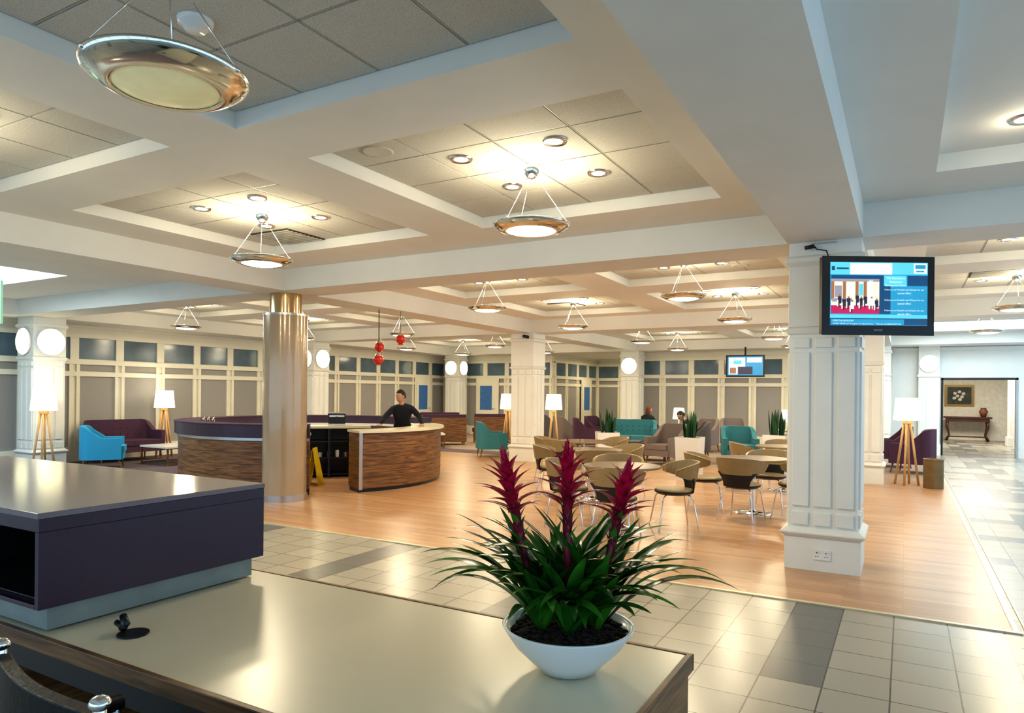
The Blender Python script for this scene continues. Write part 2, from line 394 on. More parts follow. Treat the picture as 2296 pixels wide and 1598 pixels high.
mb=MB(); mb.box(.32,.82,YN-.25,YN-.06,0,ZB,M_colpaint); mb.box(.29,.85,YN-.28,YN-.06,0,.3,M_colpaint); mb.box(.29,.85,YN-.28,YN-.06,2.14,2.2,M_colpaint)
for c in (.41,.57,.73):
    mb.box(c-.06,c+.06,YN-.262,YN-.25,.4,.52,M_colpaint); mb.box(c-.06,c+.06,YN-.262,YN-.25,.58,2.05,M_colpaint)
mb.obj('white_pilaster')
mb=MB(); mb.lathe([(0,0),(.245,0),(.26,-.03),(.26,-.05)],M_white,seg=40,M=Matrix.Rotation(pi/2,4,'X')@Matrix.Scale(-1,4,(0,0,1)))
mb.lathe([(.255,.03),(.25,.06),(.2,.085),(.1,.10),(0,.105)],M_globe,seg=40,M=Matrix.Rotation(pi/2,4,'X'))
sc=mb.obj('round_wall_light',(-14.95,7.05,2.50))
for x,y,rz in [(-14.65,7.35,90),(-14.7,14.10,0),(-14.4,14.4,90),(-14.7,21.3,0),(-14.4,21.6,90),(-7.75,21.3,0)]: inst(sc,(x,y,2.50),rz)
inst(sc,(.57,YN-.25,2.5),0,.9)
mb=MB()
mb.cyl((0,0),.325,0,.10,M_steel,48); mb.cyl((0,0),.31,.10,2.69,M_bronze,64); mb.cyl((0,0),.315,2.66,2.69,M_steel,48); mb.cyl((0,0),.225,2.69,ZB,M_bronze2,48)
mb.obj('round_metal_column',(-7.83,7.11,0))
mb=MB(); mb.box(-.075,.075,-.01,0,-.045,.045,M_socket)
for c in (-.037,.037):
    mb.box(c-.004,c+.004,-.0115,-.009,.012,.024,M_black); mb.box(c-.014,c-.006,-.0115,-.009,-.02,-.014,M_black); mb.box(c+.006,c+.014,-.0115,-.009,-.02,-.014,M_black)
    mb.box(c+.012,c+.024,-.016,-.009,.018,.034,M_socket)
mb.obj('wall_socket',(-.64,6.785,.155))
# security camera on far column
mb=MB(); mb.box(-.04,.04,-.04,0,-.04,.04,M_white); mb.tube([(0,-.04,0),(0,-.08,-.02),(.0,-.10,-.02)],.012,M_white); mb.tube([(-.06,-.13,.0),(.08,-.11,-.03)],.035,M_black,12); mb.obj('security_camera',(-7.60,14.10,2.90))

# ---------------------------------------------------------------- ceiling lamps
def pendant(glass,fl=.72):
    mb=MB()
    mb.lathe([(r,z*fl) for r,z in [(.195,-.030),(.21,-.036),(.25,-.018),(.29,.012),(.305,.034),(.303,.044),(.292,.040),(.24,.010),(.195,-.01)]],M_lampmetal,seg=64)
    mb.lathe([(r,z*fl) for r,z in [(0,-.060),(.07,-.057),(.14,-.046),(.185,-.030),(.198,-.022),(.12,.01),(0,.012)]],glass,seg=48)
    top=ZT-.02-2.88
    mb.lathe([(0,top-.10),(.03,top-.10),(.06,top-.06),(.065,top-.02),(.065,top)],M_chrome,seg=24)
    for k in range(3):
        a=rad(20+120*k); mb.tube([(.298*math.cos(a),.298*math.sin(a),.03),(.03*math.cos(a),.03*math.sin(a),top-.08)],.003,M_chrome,6)
        mb.ell((.298*math.cos(a),.298*math.sin(a),.03),(.012,.012,.012),M_chrome)
    return mb
P1=pendant(M_lit).obj('pendant_dish_lamp',(CX[1],CY[1],2.88))
PN=pendant(M_unlit,.85).obj('pendant_dish_lamp',(-2.52,1.68,2.78))
mb=MB(); mb.tube([(0,0,.5),(0,0,.60)],.03,M_chrome); mb.obj('pendant_stem',parent=PN)
mb=MB()
for dx,dy in ((.4,.4),(-.4,.4),(.4,-.4),(-.4,-.4)):
    mb.lathe([(.055,-.010),(.085,-.016),(.092,0)],M_chrome,c=(dx,dy,0),seg=28); mb.lathe([(0,-.010),(.057,-.010)],M_lit,c=(dx,dy,0),seg=28)
DL=mb.obj('recessed_downlights',(CX[1],CY[1],ZT-.02))
mb=MB()
for dx,dy in ((0,0),(0,-2.6),(1.6,0),(1.6,-2.6)):
    mb.lathe([(.055,-.010),(.085,-.016),(.092,0)],M_chrome,c=(dx,dy,0),seg=28); mb.lathe([(0,-.010),(.057,-.010)],M_lit,c=(dx,dy,0),seg=28)
mb.obj('recessed_spotlights',(.66,5.55,ZT))
def light(kind,name,loc,power,col,size=.2,rot=None):
    l=bpy.data.lights.new(name,kind); l.energy=power; l.color=col
    if kind=='AREA': l.shape='DISK'; l.size=size
    else: l.shadow_soft_size=size
    o=bpy.data.objects.new(name,l); bpy.context.scene.collection.objects.link(o); o.location=loc
    if rot: o.rotation_euler=rot
    return o
WARM=(1,.845,.58)
for x,y in coffers:
    off = (x,y)==(CX[1],CY[0])
    if not (x==CX[1] and y in (CY[0],CY[1])): inst(P1,(x,y,2.88),rnd.random()*60)
    if off: continue
    if (x,y)!=(CX[1],CY[1]): inst(DL,(x,y,ZT-.02))
    light('POINT','lamp_uplight',(x,y,3.08),22,WARM,.12)
    light('AREA','lamp_downlight',(x,y,2.81),35,WARM,.34)
light('POINT','lamp_spot',(.66,5.55,3.30),2.5,WARM,.05)
mb=MB(); mb.lathe([(0,-.05),(.05,-.05),(.06,-.03),(.08,-.025),(.085,0)],M_white,seg=28); mb.obj('smoke_detector',(-3.02,2.16,ZT-.02))
mb=MB(); mb.lathe([(0,-.004),(.10,-.004),(.115,-.008),(.12,0)],M_tile,seg=32); s_=mb.obj('ceiling_speaker',(-3.45,4.0,ZT-.02)); inst(s_,(-2.0,9.9,ZT-.02))
mb=MB(); mb.box(-.29,.29,-.29,.29,-.012,0,M_dark)
for k in range(9): mb.box(-.28,.28,-.27+k*.063,-.245+k*.063,-.022,-.012,M_tee)
g=mb.obj('ceiling_vent',(-6.25,5.7,ZT-.02)); inst(g,(-5.95,12.65,ZT-.02)); inst(g,(1.1,12.05,ZT-.02))
def redp(loc):
    L=ZS-loc[2]
    mb=MB(); mb.tube([(0,0,.06),(0,0,L)],.004,M_black,6); mb.ell((0,0,0),(.085,.085,.085),M_redglass,seg=20,rings=12)
    mb.lathe([(.02,.12),(.055,.08),(.06,.06)],M_chrome,seg=20); mb.lathe([(.04,-.08),(.05,-.10),(0,-.10)],M_redglass,seg=16)
    mb.obj('red_pendant_light',loc)
# ---------------------------------------------------------------- reception desk
mb=MB()
x1,y0,y1=-.58,1.25,2.2
mb.box(-2.9,x1-.02,y0,y1,.725,.75,M_desk)
mb.box(x1-.02,x1,y0,y1,.70,.754,M_walnut); mb.box(-2.9,x1,y0-.02,y0,.70,.752,M_walnut); mb.box(-2.9,x1,y1,y1+.02,.70,.752,M_walnut)
mb.box(x1-.05,x1-.01,y0+.01,y1-.01,0,.70,M_walnut); mb.box(-2.9,x1-.05,y1-.04,y1,0,.70,M_walnut)
mb.box(-2.9,x1-.05,y0+.02,y0+.04,.60,.70,M_black)
mb.obj('reception_desk',bevel=.003)
mb=MB()
xr=-2.50
mb.box(-4.8,xr,1.22,2.16,1.145,1.165,M_quartz)
mb.box(-4.8,xr,1.225,2.155,1.10,1.145,M_purple)
mb.box(xr-.025,xr,1.225,2.155,.84,1.10,M_purple); mb.box(-4.8,xr-.025,2.125,2.155,.84,1.10,M_purple); mb.box(-4.8,xr-.025,1.225,2.1,.84,.855,M_purple)
mb.box(-4.8,xr-.026,2.05,2.12,.856,1.10,M_black); mb.box(-4.8,xr-.026,1.26,2.05,.856,.862,M_black); mb.box(xr-.03,xr-.026,1.26,2.05,.862,1.1,M_black)
for xx in (-3.3,-4.1): mb.box(xx,xx+.02,1.26,2.05,.862,1.1,M_black)
mb.box(-4.75,xr-.035,1.27,2.12,.756,.84,M_plinth)
mb.box(-4.8,-2.91,1.25,2.2,.68,.752,M_walnut)
mb.box(-4.8,-2.91,2.16,2.2,0,.68,M_walnut); mb.box(-3.0,-2.91,1.3,2.16,0,.68,M_walnut)
mb.obj('purple_reception_shelf',bevel=.002)
mb=MB(); mb.cyl((0,0),.05,0,.006,M_black,32); mb.tube([(-.05,-.01,.012),(-.035,-.005,.03),(-.06,.0,.055)],[.012,.016,.012],M_black); mb.tube([(-.08,-.01,.03),(-.03,-.01,.018)],.010,M_black)
mb.obj('desk_cable_grommet',(-2.27,1.41,.750))
# reception chair
mb=MB()
mb.box(-.24,.24,-.02,.40,.43,.49,M_blackleather)
bp=[(-.252+.504*i/14, -.06-.03*math.sin(pi*i/14)) for i in range(15)]
mb.sweep(bp,.016,.55,.935,M_blackleather)
for sx in (-.265,.265):
    mb.tube([(sx,-.05,.42),(sx,-.06,.7),(sx,-.06,.95)],.013,M_chrome,12); mb.ell((sx,-.06,.955),(.021,.021,.016),M_chrome)
    mb.tube([(sx,-.05,.72),(sx*1.12,.04,.71),(sx*1.12,.24,.70)],.022,M_blackleather,12)
    mb.tube([(sx*1.1,.22,.69),(sx*1.1,.30,.4),(sx*1.1,.32,.02),(sx*1.1,-.05,.015),(sx*1.1,-.15,.015)],.013,M_chrome)
    mb.tube([(sx,-.02,.45),(sx*1.1,-.02,.02)],.012,M_chrome)
mb.obj('office_armchair',(-1.645,.885,0),-6.6,bevel=.006)

# ---------------------------------------------------------------- bromeliad planter
px,py=-.875,1.895
mb=MB()
zq=.88
mb.lathe([(r,z*zq) for r,z in [(0,0),(.070,0),(.085,.006),(.120,.045),(.16,.09),(.186,.135),(.196,.152),(.198,.157),(.190,.158),(.183,.15),(.17,.125),(0,.125)]],M_white,seg=64)
mb.lathe([(0,.120),(.09,.120),(.15,.116),(.176,.114)],M_soil,seg=48)
for k in range(320):
    a=rnd.random()*6.283; q=.170*math.sqrt(rnd.random()); mb.ell((q*math.cos(a),q*math.sin(a),.119+rnd.random()*.006),(.007+rnd.random()*.006,.006+rnd.random()*.005,.005),M_soil,seg=6,rings=4)
rt=Vector((.8695,.494,0)); fw=Vector((-.494,.8695,0))
def strap(base,az,L,e0,e1,w,mt,n=16):
    p=Vector(base); pts=[p.copy()]; ws=[w*.45]
    for i in range(1,n+1):
        t=i/n; e=rad(e0+(e1-e0)*t**1.3); d=Vector((math.cos(az)*math.cos(e),math.sin(az)*math.cos(e),math.sin(e))); p=p+d*(L/n)
        if p.z<.03: p.z=.03
        pts.append(p.copy())
        ws.append(w*(.55+.45*min(1,t*2.5)) * (1 if t<.6 else max(.02,(1-(t-.6)/.4)**.7)))
    mb.leaf(pts,ws,mt,fold=.3)
crowns=[(-.080,.0),(.0,-.03),(.085,.01),(.0,.07)]
for ci,(a,c) in enumerate(crowns):
    bpt=rt*a+fw*c
    n=34
    for k in range(n):
        az=k*2.39996+ci+rnd.uniform(-.2,.2)
        t=k/n
        e0=rnd.uniform(50,66)+t*26; e1=rnd.uniform(-48,-12)+t*78
        dr=Vector((math.cos(az),math.sin(az),0)); sidew=abs(dr.dot(rt))
        L=rnd.uniform(.37,.48)*(1-.20*t)*(.82+.34*sidew)
        if dr.dot(fw)<-.4: L*=.85
        strap((bpt.x+.014*math.cos(az),bpt.y+.014*math.sin(az),.118),az,L,e0,e1,rnd.uniform(.019,.028)*(1-.15*t),M_green if rnd.random()<.68 else M_green2)
def flower(a,c,top):
    b0=rt*a*.45+fw*c; t0=rt*a+fw*c
    b0.z=.12; t0.z=top-.06
    axis=(t0-b0); ax=axis.normalized()
    mb.tube([b0,b0+axis*.5,t0],[.011,.012,.010],M_redd)
    specs=[]
    for k in range(16): specs.append((.48+.22*k/16,.085,56,M_redd if k%4 else M_green2,.014,.5))
    for k in range(14): specs.append((.70+.14*k/14,rnd.uniform(.115,.140),10+18*k/14,M_red,.0155,.7))
    for k in range(11): specs.append((.84+.10*k/11,.115-.02*k/11,36+16*k/11,M_red,.015,.65))
    for k in range(7): specs.append((.94+.06*k/7,.085-.01*k/7,62+2*k,M_red,.013,.3))
    for k,(t,L,el0,mt_,w,cv) in enumerate(specs):
        pos=b0+axis*t; az=k*2.39996+a*10; out=Vector((math.cos(az),math.sin(az),0)); el=rad(el0)
        pts=[]; p=pos.copy()
        for i in range(8):
            pts.append(p.copy()); q=i/7; e=el+rad(22)-rad(62)*q*cv
            p=p+(out*math.cos(e)+ax*math.sin(e))*(L/7)
        mb.leaf(pts,[w*.8,w,w,w*.9,w*.72,w*.48,w*.22,.0005],mt_,side=out.cross(ax),fold=.4)
flower(-.190,-.0,.665); flower(-.008,-.02,.690); flower(.170,.0,.635)
mb.obj('potted_bromeliad',(px,py,.752))

# ---------------------------------------------------------------- TV
def tv(name,loc,rz,w,h,main=True):
    mb=MB()
    mb.box(-w/2,w/2,-.03,.03,-h/2,h/2,M_black); mb.box(-w/2-.004,w/2+.004,-.036,-.028,-h/2-.012,h/2+.004,M_black)
    mb.box(-w*.3,w*.3,.03,.07,-h*.3,h*.3,M_black)
    if main:
        mb.box(-.10,.10,.07,.12,-.1,.1,M_black); mb.tube([(0,.1,0),(.0,.18,.0)],.03,M_black)
    e=bpy.data.objects.new(name,None); bpy.context.scene.collection.objects.link(e); e.location=loc; e.rotation_euler=(0,0,rad(rz))
    mb.obj('tv_body',parent=e,bevel=.006)
    return e
def emat(n,c,s=1.5):
    m,nt,b=newmat(n); b.inputs['Base Color'].default_value=(.01,.01,.01,1); b.inputs['Roughness'].default_value=.2
    no=nt.nodes.new('ShaderNodeTexNoise'); no.inputs['Scale'].default_value=6
    r=nt.nodes.new('ShaderNodeValToRGB'); r.color_ramp.elements[0].color=(*[v*.8 for v in c],1); r.color_ramp.elements[1].color=(*c,1)
    tcc=nt.nodes.new('ShaderNodeTexCoord'); nt.links.new(tcc.outputs['Object'],no.inputs['Vector'])
    nt.links.new(no.outputs['Fac'],r.inputs['Fac']); nt.links.new(r.outputs['Color'],b.inputs['Emission Color']); b.inputs['Emission Strength'].default_value=s
    return m
E_blue=emat('scr_blue',(.02,.26,.45)); E_navy=emat('scr_navy',(.008,.06,.15)); E_teal=emat('scr_teal',(.10,.50,.66)); E_white=emat('scr_white',(.9,.93,.95),1.2)
E_red=emat('scr_red',(.42,.01,.09)); E_cream=emat('scr_cream',(.70,.62,.5)); E_brown=emat('scr_brown',(.3,.13,.06)); E_cyan=emat('scr_cyan',(.10,.50,.72)); E_txt=emat('scr_text',(.75,.9,1),1.3); E_dk=emat('scr_dark',(.02,.02,.05)); E_grey=emat('scr_grey',(.25,.25,.30))
TV1=tv('wall_television',(-.22,6.62,2.435),29.6,.94,.65)
K=.0038
def S(u,v): return ((u-1963)*K,(661-v)*K)
mb=MB()
def scr(u0,v0,u1,v1,m_,lay):
    a,zt=S(u0,v0); c,zb=S(u1,v1); y=-.0362-.0005*lay
    mb.add([(a,y,zb),(c,y,zb),(c,y,zt),(a,y,zt)],[(0,1,2,3)],m_)
scr(1856,588,2072,728,E_blue,0); scr(1856,588,2072,615,E_teal,1); scr(1900,590,1993,615,E_white,2); scr(1858,617,1990,702,E_navy,1)
scr(1858,625,1965,702,E_cream,2); scr(1858,684,1965,702,E_red,3); scr(1858,625,1965,631,E_grey,3)
for u in (1858,1884,1912,1930): scr(u,631,u+7,672,E_brown,3)
scr(1866,640,1882,666,E_grey,3); scr(1893,636,1910,660,E_white,3); scr(1920,636,1929,662,E_cyan,3); scr(1941,628,1951,692,E_white,3); scr(1953,640,1964,690,E_cream,4)
scr(1860,668,1905,676,E_grey,4)
for k,(u,v) in enumerate([(1873,664),(1883,670),(1893,668),(1901,676),(1912,662),(1921,668),(1930,664),(1944,668),(1955,672)]):
    scr(u,v,u+8,v+16,E_dk if k%4!=3 else E_white,5); scr(u+2,v-4,u+6,v,E_brown,6); scr(u+1,v+16,u+4,v+24,E_dk,5)
    scr(u-2,v+8,u+1,v+22,E_cream,6)
scr(1975,617,2025,640,E_cyan,2); scr(2027,617,2072,640,E_navy,2)
scr(1856,704,2072,712,E_teal,1); scr(1856,712,2072,727,E_navy,2); scr(1858,714,2020,726,E_blue,3)
scr(2041,590,2070,612,E_white,3); scr(2044,593,2067,602,E_blue,4); scr(2046,606,2064,609,E_blue,4)
scr(1859,597,1866,606,E_navy,3); scr(1870,600,1897,604,E_navy,3)
mb.obj('tv_screen',parent=TV1)
def text(parent,body,loc,size,m_,align='CENTER'):
    c=bpy.data.curves.new('tv_text','FONT'); c.body=body; c.size=size; c.align_x=align; c.materials.append(m_)
    o=bpy.data.objects.new('tv_text',c); bpy.context.scene.collection.objects.link(o); o.parent=parent; o.location=loc; o.rotation_euler=(pi/2,0,0)
def tt(u,v,body,sz=.026,m_=None,al='CENTER'):
    a,z=S(u,v); text(TV1,body,(a,-.0405,z),sz,m_ or E_txt,al)
tt(2001,625,'The Beardmore',.024); tt(2001,633,'Restaurant',.024); tt(2001,641,'Development Centre',.021)
for i,(v) in enumerate((650,673,696)):
    tt(2020,v,'Follow us on Facelink and Chirper for our',.0195); tt(2020,v+8,'special offers',.022)
tt(1862,719,'HOW Top Up ALLDAY',.018,None,'LEFT'); tt(1862,726,'LATEST NEWS: see throughout the day and more...   Why not visit BIANCHETTI for',.0165,None,'LEFT')
tt(1963,740,'SONTEC',.02,mat('tv_logo_grey',(.6,.6,.6),.4))
mb=MB(); mb.box(-.05,.05,-.03,.0,-.15,.15,M_black); mb.tube([(0,-.03,0),(.05,-.09,0)],.025,M_black)
mb.obj('tv_wall_bracket',(-.42,6.79,2.45))
mb=MB(); mb.tube([(-.30,0,.0),(-.28,-.02,-.03),(-.20,-.02,-.05),(-.16,-.02,-.18),(-.2,-.02,-.32)],.006,M_black); mb.box(-.33,-.12,-.02,0,.02,.03,M_steel); mb.tube([(-.38,-.02,-.01),(-.30,-.02,0)],.018,M_black)
mb.obj('tv_cable',(-.42,6.77,2.93))
TV2=tv('hanging_television',(-4.0,20.6,2.43),10,1.05,.62,False)
mb=MB()
def sc2(a,c,zb,zt,m_,l): y=-.0362-.001*l; mb.add([(a,y,zb),(c,y,zb),(c,y,zt),(a,y,zt)],[(0,1,2,3)],m_)
sc2(-.48,.48,-.27,.27,E_blue,0); sc2(-.45,.0,-.24,.24,E_white,1); sc2(-.2,.2,-.24,-.02,E_dk,2); sc2(.05,.45,.1,.24,E_txt,1); sc2(-.42,-.25,-.22,-.05,E_brown,2); sc2(-.32,-.1,.05,.16,E_cyan,2)
mb.tube([(0,.1,.2),(0,.1,.55)],.025,M_black); mb.box(-.05,.05,.05,.12,.0,.25,M_black)
mb.obj('tv_screen',parent=TV2)

# ---------------------------------------------------------------- circular bar
bcx,bcy=-9.4,9.27
mb=MB()
def high(a0,a1):
    n=max(6,int(abs(a1-a0)/3))
    mb.arc(bcx,bcy,2.0,2.28,a0,a1,.1,.82,M_walnut,n); mb.arc(bcx,bcy,2.02,2.24,a0,a1,0,.1,M_black,n)
    for z in (.28,.46,.64): mb.arc(bcx,bcy,2.1,2.283,a0,a1,z,z+.004,M_dark,n)
    mb.arc(bcx,bcy,1.98,2.30,a0,a1,.82,.865,M_steel,n); mb.arc(bcx,bcy,1.96,2.34,a0,a1,.865,1.055,M_purple,n)
    mb.arc(bcx,bcy,1.95,2.35,a0,a1,1.055,1.07,M_plum,n)
    mb.arc(bcx,bcy,1.72,1.96,a0,a1,.88,.915,M_white,n)
high(-47,-200)
high(62,160)
mb.arc(bcx,bcy,1.80,2.28,-28,62,.06,.93,M_walnut,40); mb.arc(bcx,bcy,1.85,2.24,-28,62,0,.06,M_black,40)
for z in (.23,.41,.59,.77): mb.arc(bcx,bcy,2.1,2.283,-28,62,z,z+.004,M_dark,40)
mb.arc(bcx,bcy,1.76,2.34,-28.5,62,.93,.965,M_desk,40)
mb.arc(bcx,bcy,2.28,2.285,-28,-26.6,.04,.93,M_steel,2)
mb.obj('circular_bar_counter',(0,0,.005))
redp((-7.90,9.25,2.36)); redp((-7.62,9.48,2.50)); redp((-7.72,9.02,2.13))
mb=MB()
mb.box(-.75,.75,-.3,.3,.90,.94,M_desk); mb.box(-.75,.75,.27,.3,0,.9,M_black); mb.box(-.75,-.72,-.28,.3,0,.9,M_black); mb.box(.72,.75,-.28,.3,0,.9,M_black); mb.box(-.02,.02,-.28,.3,0,.9,M_black)
for z in (.05,.35,.65): mb.box(-.75,.75,-.26,.3,z,z+.02,M_black)
for k in range(9): mb.cyl((-.6+k*.15,-.1),.035,.37,.45+.02*(k%3),M_white if k%2 else M_steel,12)
mb.obj('back_bar_cabinet',(-9.35,9.55,.005),45)
mb=MB(); mb.box(-.16,.16,-.14,.14,.04,.22,M_black); mb.box(-.17,.17,-.16,.16,.22,.24,M_steel); mb.box(-.14,.14,-.20,-.14,.16,.2,M_chrome); mb.box(-.16,.16,-.2,.14,0,.04,M_steel); mb.cyl((.0,-.18),.03,.1,.16,M_black,16)
mb.obj('coffee_machine',(-9.35,9.75,.945),45,bevel=.01)
mb=MB()
mb.add([(-.15,-.12,0),(.15,-.12,0),(.12,0,.62),(-.12,0,.62),(-.15,.12,0),(.15,.12,0)],[(0,1,2,3),(4,3,2,5)],M_yellow)
o=mb.obj('wet_floor_sign',(-8.74,8.60,.005),118); sm=o.modifiers.new('sol','SOLIDIFY'); sm.thickness=.02
mb=MB()
for k in range(3): mb.tube([(k*.12,0,0),(k*.12,0,.16),(k*.12+.02,-.03,.2),(k*.12+.02,-.06,.16)],.012,M_chrome)
mb.obj('beer_taps',(-10.3,7.62,.922),0)

# ---------------------------------------------------------------- furniture
def upath(w,d,r=.16):
    hw=w/2; pts=[(-hw,d/2)]
    pts.append((-hw,0))
    for i in range(7):
        a=pi+ (pi/2)*i/6; pts.append((-hw+r+r*math.cos(a), -d/2+r+r*math.sin(a)))
    pts.append((0,-d/2))
    for i in range(7):
        a=1.5*pi+(pi/2)*i/6; pts.append((hw-r+r*math.cos(a), -d/2+r+r*math.sin(a)))
    pts += [(hw,0),(hw,d/2)]
    return pts
def seatobj(name,fm,w=.72,d=.70,arm=.62,back=.84,loc=(0,0,0),rz=0,tuft=False,legm=M_walnut):
    mb=MB(); p=upath(w-.1,d-.1)
    zs=[]
    for x,y in p:
        t=max(0,min(1,(-(y)+.0)/(d/2-.05))); t=t*t*(3-2*t); zs.append(arm+(back-arm)*t)
    mb.sweep(p,.05,.20,zs,fm)
    mb.box(-w/2+.06,w/2-.06,-d/2+.08,d/2-.02,.20,.34,fm)
    n=1 if w<1 else 2
    for k in range(n):
        a=-w/2+.105+k*(w-.21)/n; mb.box(a+.004,a+(w-.21)/n-.004,-d/2+.1,d/2,.345,.46,fm)
    if tuft:
        for k in range(int(w/.16)):
            for z in (.58,.7):
                mb.ell((-w/2+.18+k*.16,-d/2+.105,z),(.014,.01,.014),M_dark,seg=8,rings=6)
    for sx in (-1,1):
        for sy in (-1,1): mb.tube([(sx*(w/2-.09),sy*(d/2-.1),.21),(sx*(w/2-.06),sy*(d/2-.06),0)],[.022,.012],legm)
    return mb.obj(name,loc,rz,bevel=.022,bseg=3)
A1=seatobj('armchair',M_blue,.80,.78,.62,.86,(-13.85,7.95,.005),-35)
seatobj('loveseat',M_plum,1.5,.78,.66,.90,(-15.05,9.1,.005),-90,tuft=True)
A2=seatobj('armchair',M_teal,.78,.76,.60,.86,(-8.95,14.75,.005),-50)
seatobj('loveseat',M_teal,1.35,.78,.66,.88,(-6.5,18.1,.008),195,tuft=True)
inst(A2,(-3.3,16.4,.005),200)
A3=seatobj('armchair',M_plum,.78,.78,.62,.92,(.15,16.7,.005),75)
inst(A3,(-.25,17.9,.005),100); inst(A3,(-7.6,17.6,.005),-60); inst(A3,(-7.9,19.2,.005),-100)
A4=seatobj('armchair',M_taupe,.76,.78,.62,.92,(-4.9,19.4,.005),160)
inst(A4,(-4.2,20.2,.005),200); inst(A4,(-8.6,18.5,.005),-40); inst(A4,(-4.7,15.4,.005),160)
A5=seatobj('armchair',M_greyf,.76,.78,.62,.92,(-4.55,17.2,.005),110)
inst(A5,(-9.6,19.7,.005),-60)
def bench(name,w,d,h,loc,rz,fm,backh=0):
    mb=MB(); mb.box(-w/2,w/2,-d/2,d/2,h-.13,h,fm)
    mb.box(-w/2+.03,w/2-.03,-d/2+.03,d/2-.03,.12,h-.135,fm if not backh else M_walnut)
    if backh:
        mb.box(-w/2,w/2,-d/2-.02,-d/2+.09,.3,backh,fm); mb.box(-w/2-.01,w/2+.01,-d/2-.04,-d/2-.02,.1,backh-.1,M_walnut)
    for sx in (-1,1):
        for sy in (-1,1): mb.box(sx*(w/2-.06)-.02,sx*(w/2-.06)+.02,sy*(d/2-.06)-.02,sy*(d/2-.06)+.02,0,.14,M_walnut)
    return mb.obj(name,loc,rz,bevel=.015)
b1=bench('ottoman',.62,.62,.44,(-5.2,16.2,.005),10,M_greyf); inst(b1,(-5.95,16.3,.005),10)
b2=bench('banquette_bench',1.3,.6,.46,(-12.2,17.3,.005),40,M_plum,.92); inst(b2,(-11.4,18.9,.005),40); inst(b2,(-13.6,19.0,.005),40)
def ctable(name,w,d,h,loc,rz,top=M_white):
    mb=MB(); mb.box(-w/2,w/2,-d/2,d/2,h-.04,h,top); mb.box(-w/2+.01,w/2-.01,-d/2+.01,d/2-.01,h-.055,h-.04,M_black)
    for sx in (-1,1):
        for sy in (-1,1): mb.box(sx*(w/2-.03)-.015,sx*(w/2-.03)+.015,sy*(d/2-.03)-.015,sy*(d/2-.03)+.015,0,h-.05,M_walnut)
        mb.box(sx*(w/2-.03)-.012,sx*(w/2-.03)+.012,-d/2+.03,d/2-.03,.02,.05,M_walnut)
    return mb.obj(name,loc,rz,bevel=.003)
t1=ctable('coffee_table',.95,.95,.40,(-13.65,9.35,.005),0)
inst(t1,(-12.0,16.2,.008),40); inst(t1,(-.95,17.0,.005),0,.7)
s1=ctable('side_table',.55,.55,.62,(-6.0,20.9,.005),0,M_desk); inst(s1,(-2.9,21.0,.005))
mb=MB()
for k in range(4):
    a=rad(45+90*k); mb.tube([(.19*math.cos(a),.19*math.sin(a),0),(.045*math.cos(a),.045*math.sin(a),1.16)],[.024,.024],M_oak,4)
mb.box(-.06,.06,-.06,.06,1.10,1.15,M_oak); mb.cyl((0,0),.012,1.1,1.25,M_steel,12)
mb.lathe([(.225,1.16),(.19,1.56)],M_shade,seg=40); mb.lathe([(.222,1.165),(.188,1.555)],M_shade,seg=40)
mb.lathe([(0,1.55),(.188,1.55)],M_shade,seg=24)
FL=mb.obj('floor_lamp',(-14.25,7.05,.005),10)
for x,y in [(-15.2,10.15),(-9.05,15.75),(-7.95,16.2),(.04,14.35)]: inst(FL,(x,y,.005),rnd.random()*40)
light('POINT','lamp_floor',(-14.25,7.05,1.7),6,WARM,.1); light('POINT','lamp_floor',(-15.2,10.15,1.7),6,WARM,.1); light('POINT','lamp_floor',(.04,14.35,1.7),6,WARM,.1)
mb=MB(); mb.lathe([(0,0),(.09,0),(.09,.02),(.02,.03),(.015,.25)],M_steel,seg=24); mb.lathe([(.19,.22),(.15,.56)],M_shade,seg=32); mb.lathe([(0,.55),(.15,.55)],M_shade,seg=24)
TL=mb.obj('table_lamp',(-6.0,20.9,.625)); inst(TL,(-2.9,21.0,.625))
def splanter(loc):
    mb=MB(); w0,w1,h=.19,.225,.80
    mb.add([(-w0,-w0,0),(w0,-w0,0),(w0,w0,0),(-w0,w0,0),(-w1,-w1,h),(w1,-w1,h),(w1,w1,h),(-w1,w1,h)],[(0,1,5,4),(1,2,6,5),(2,3,7,6),(3,0,4,7),(3,2,1,0)],M_white)
    mb.box(-w1+.005,w1-.005,-w1+.005,w1-.005,h-.04,h-.02,M_soil)
    for k in range(26):
        x=rnd.uniform(-.14,.14); y=rnd.uniform(-.14,.14); H_=rnd.uniform(.3,.55); lx=x*1.15+rnd.uniform(-.04,.04); ly=y*1.15+rnd.uniform(-.04,.04)
        pts=[(x+(lx-x)*t,y+(ly-y)*t,h-.03+H_*t) for t in (0,.25,.5,.75,.9,1)]
        a=rnd.random()*3.14; mb.leaf(pts,[.018,.024,.026,.02,.011,.001],M_snake,side=Vector((math.cos(a),math.sin(a),0)),fold=.2)
    return mb.obj('snake_plant_planter',loc,bevel=.004)
SPL=splanter((-3.45,12.75,.005)); inst(SPL,(-5.3,13.3,.005),30); inst(SPL,(-2.2,14.6,.005),80); inst(SPL,(3.2,26.6,0),10)
mb=MB(); mb.cyl((0,0),.155,0,.48,M_bin,32); mb.lathe([(.155,.48),(.16,.49),(.16,.51),(.13,.51),(.12,.40),(0,.40)],M_bin,seg=32)
mb.obj('waste_bin',(.44,14.05,.005))
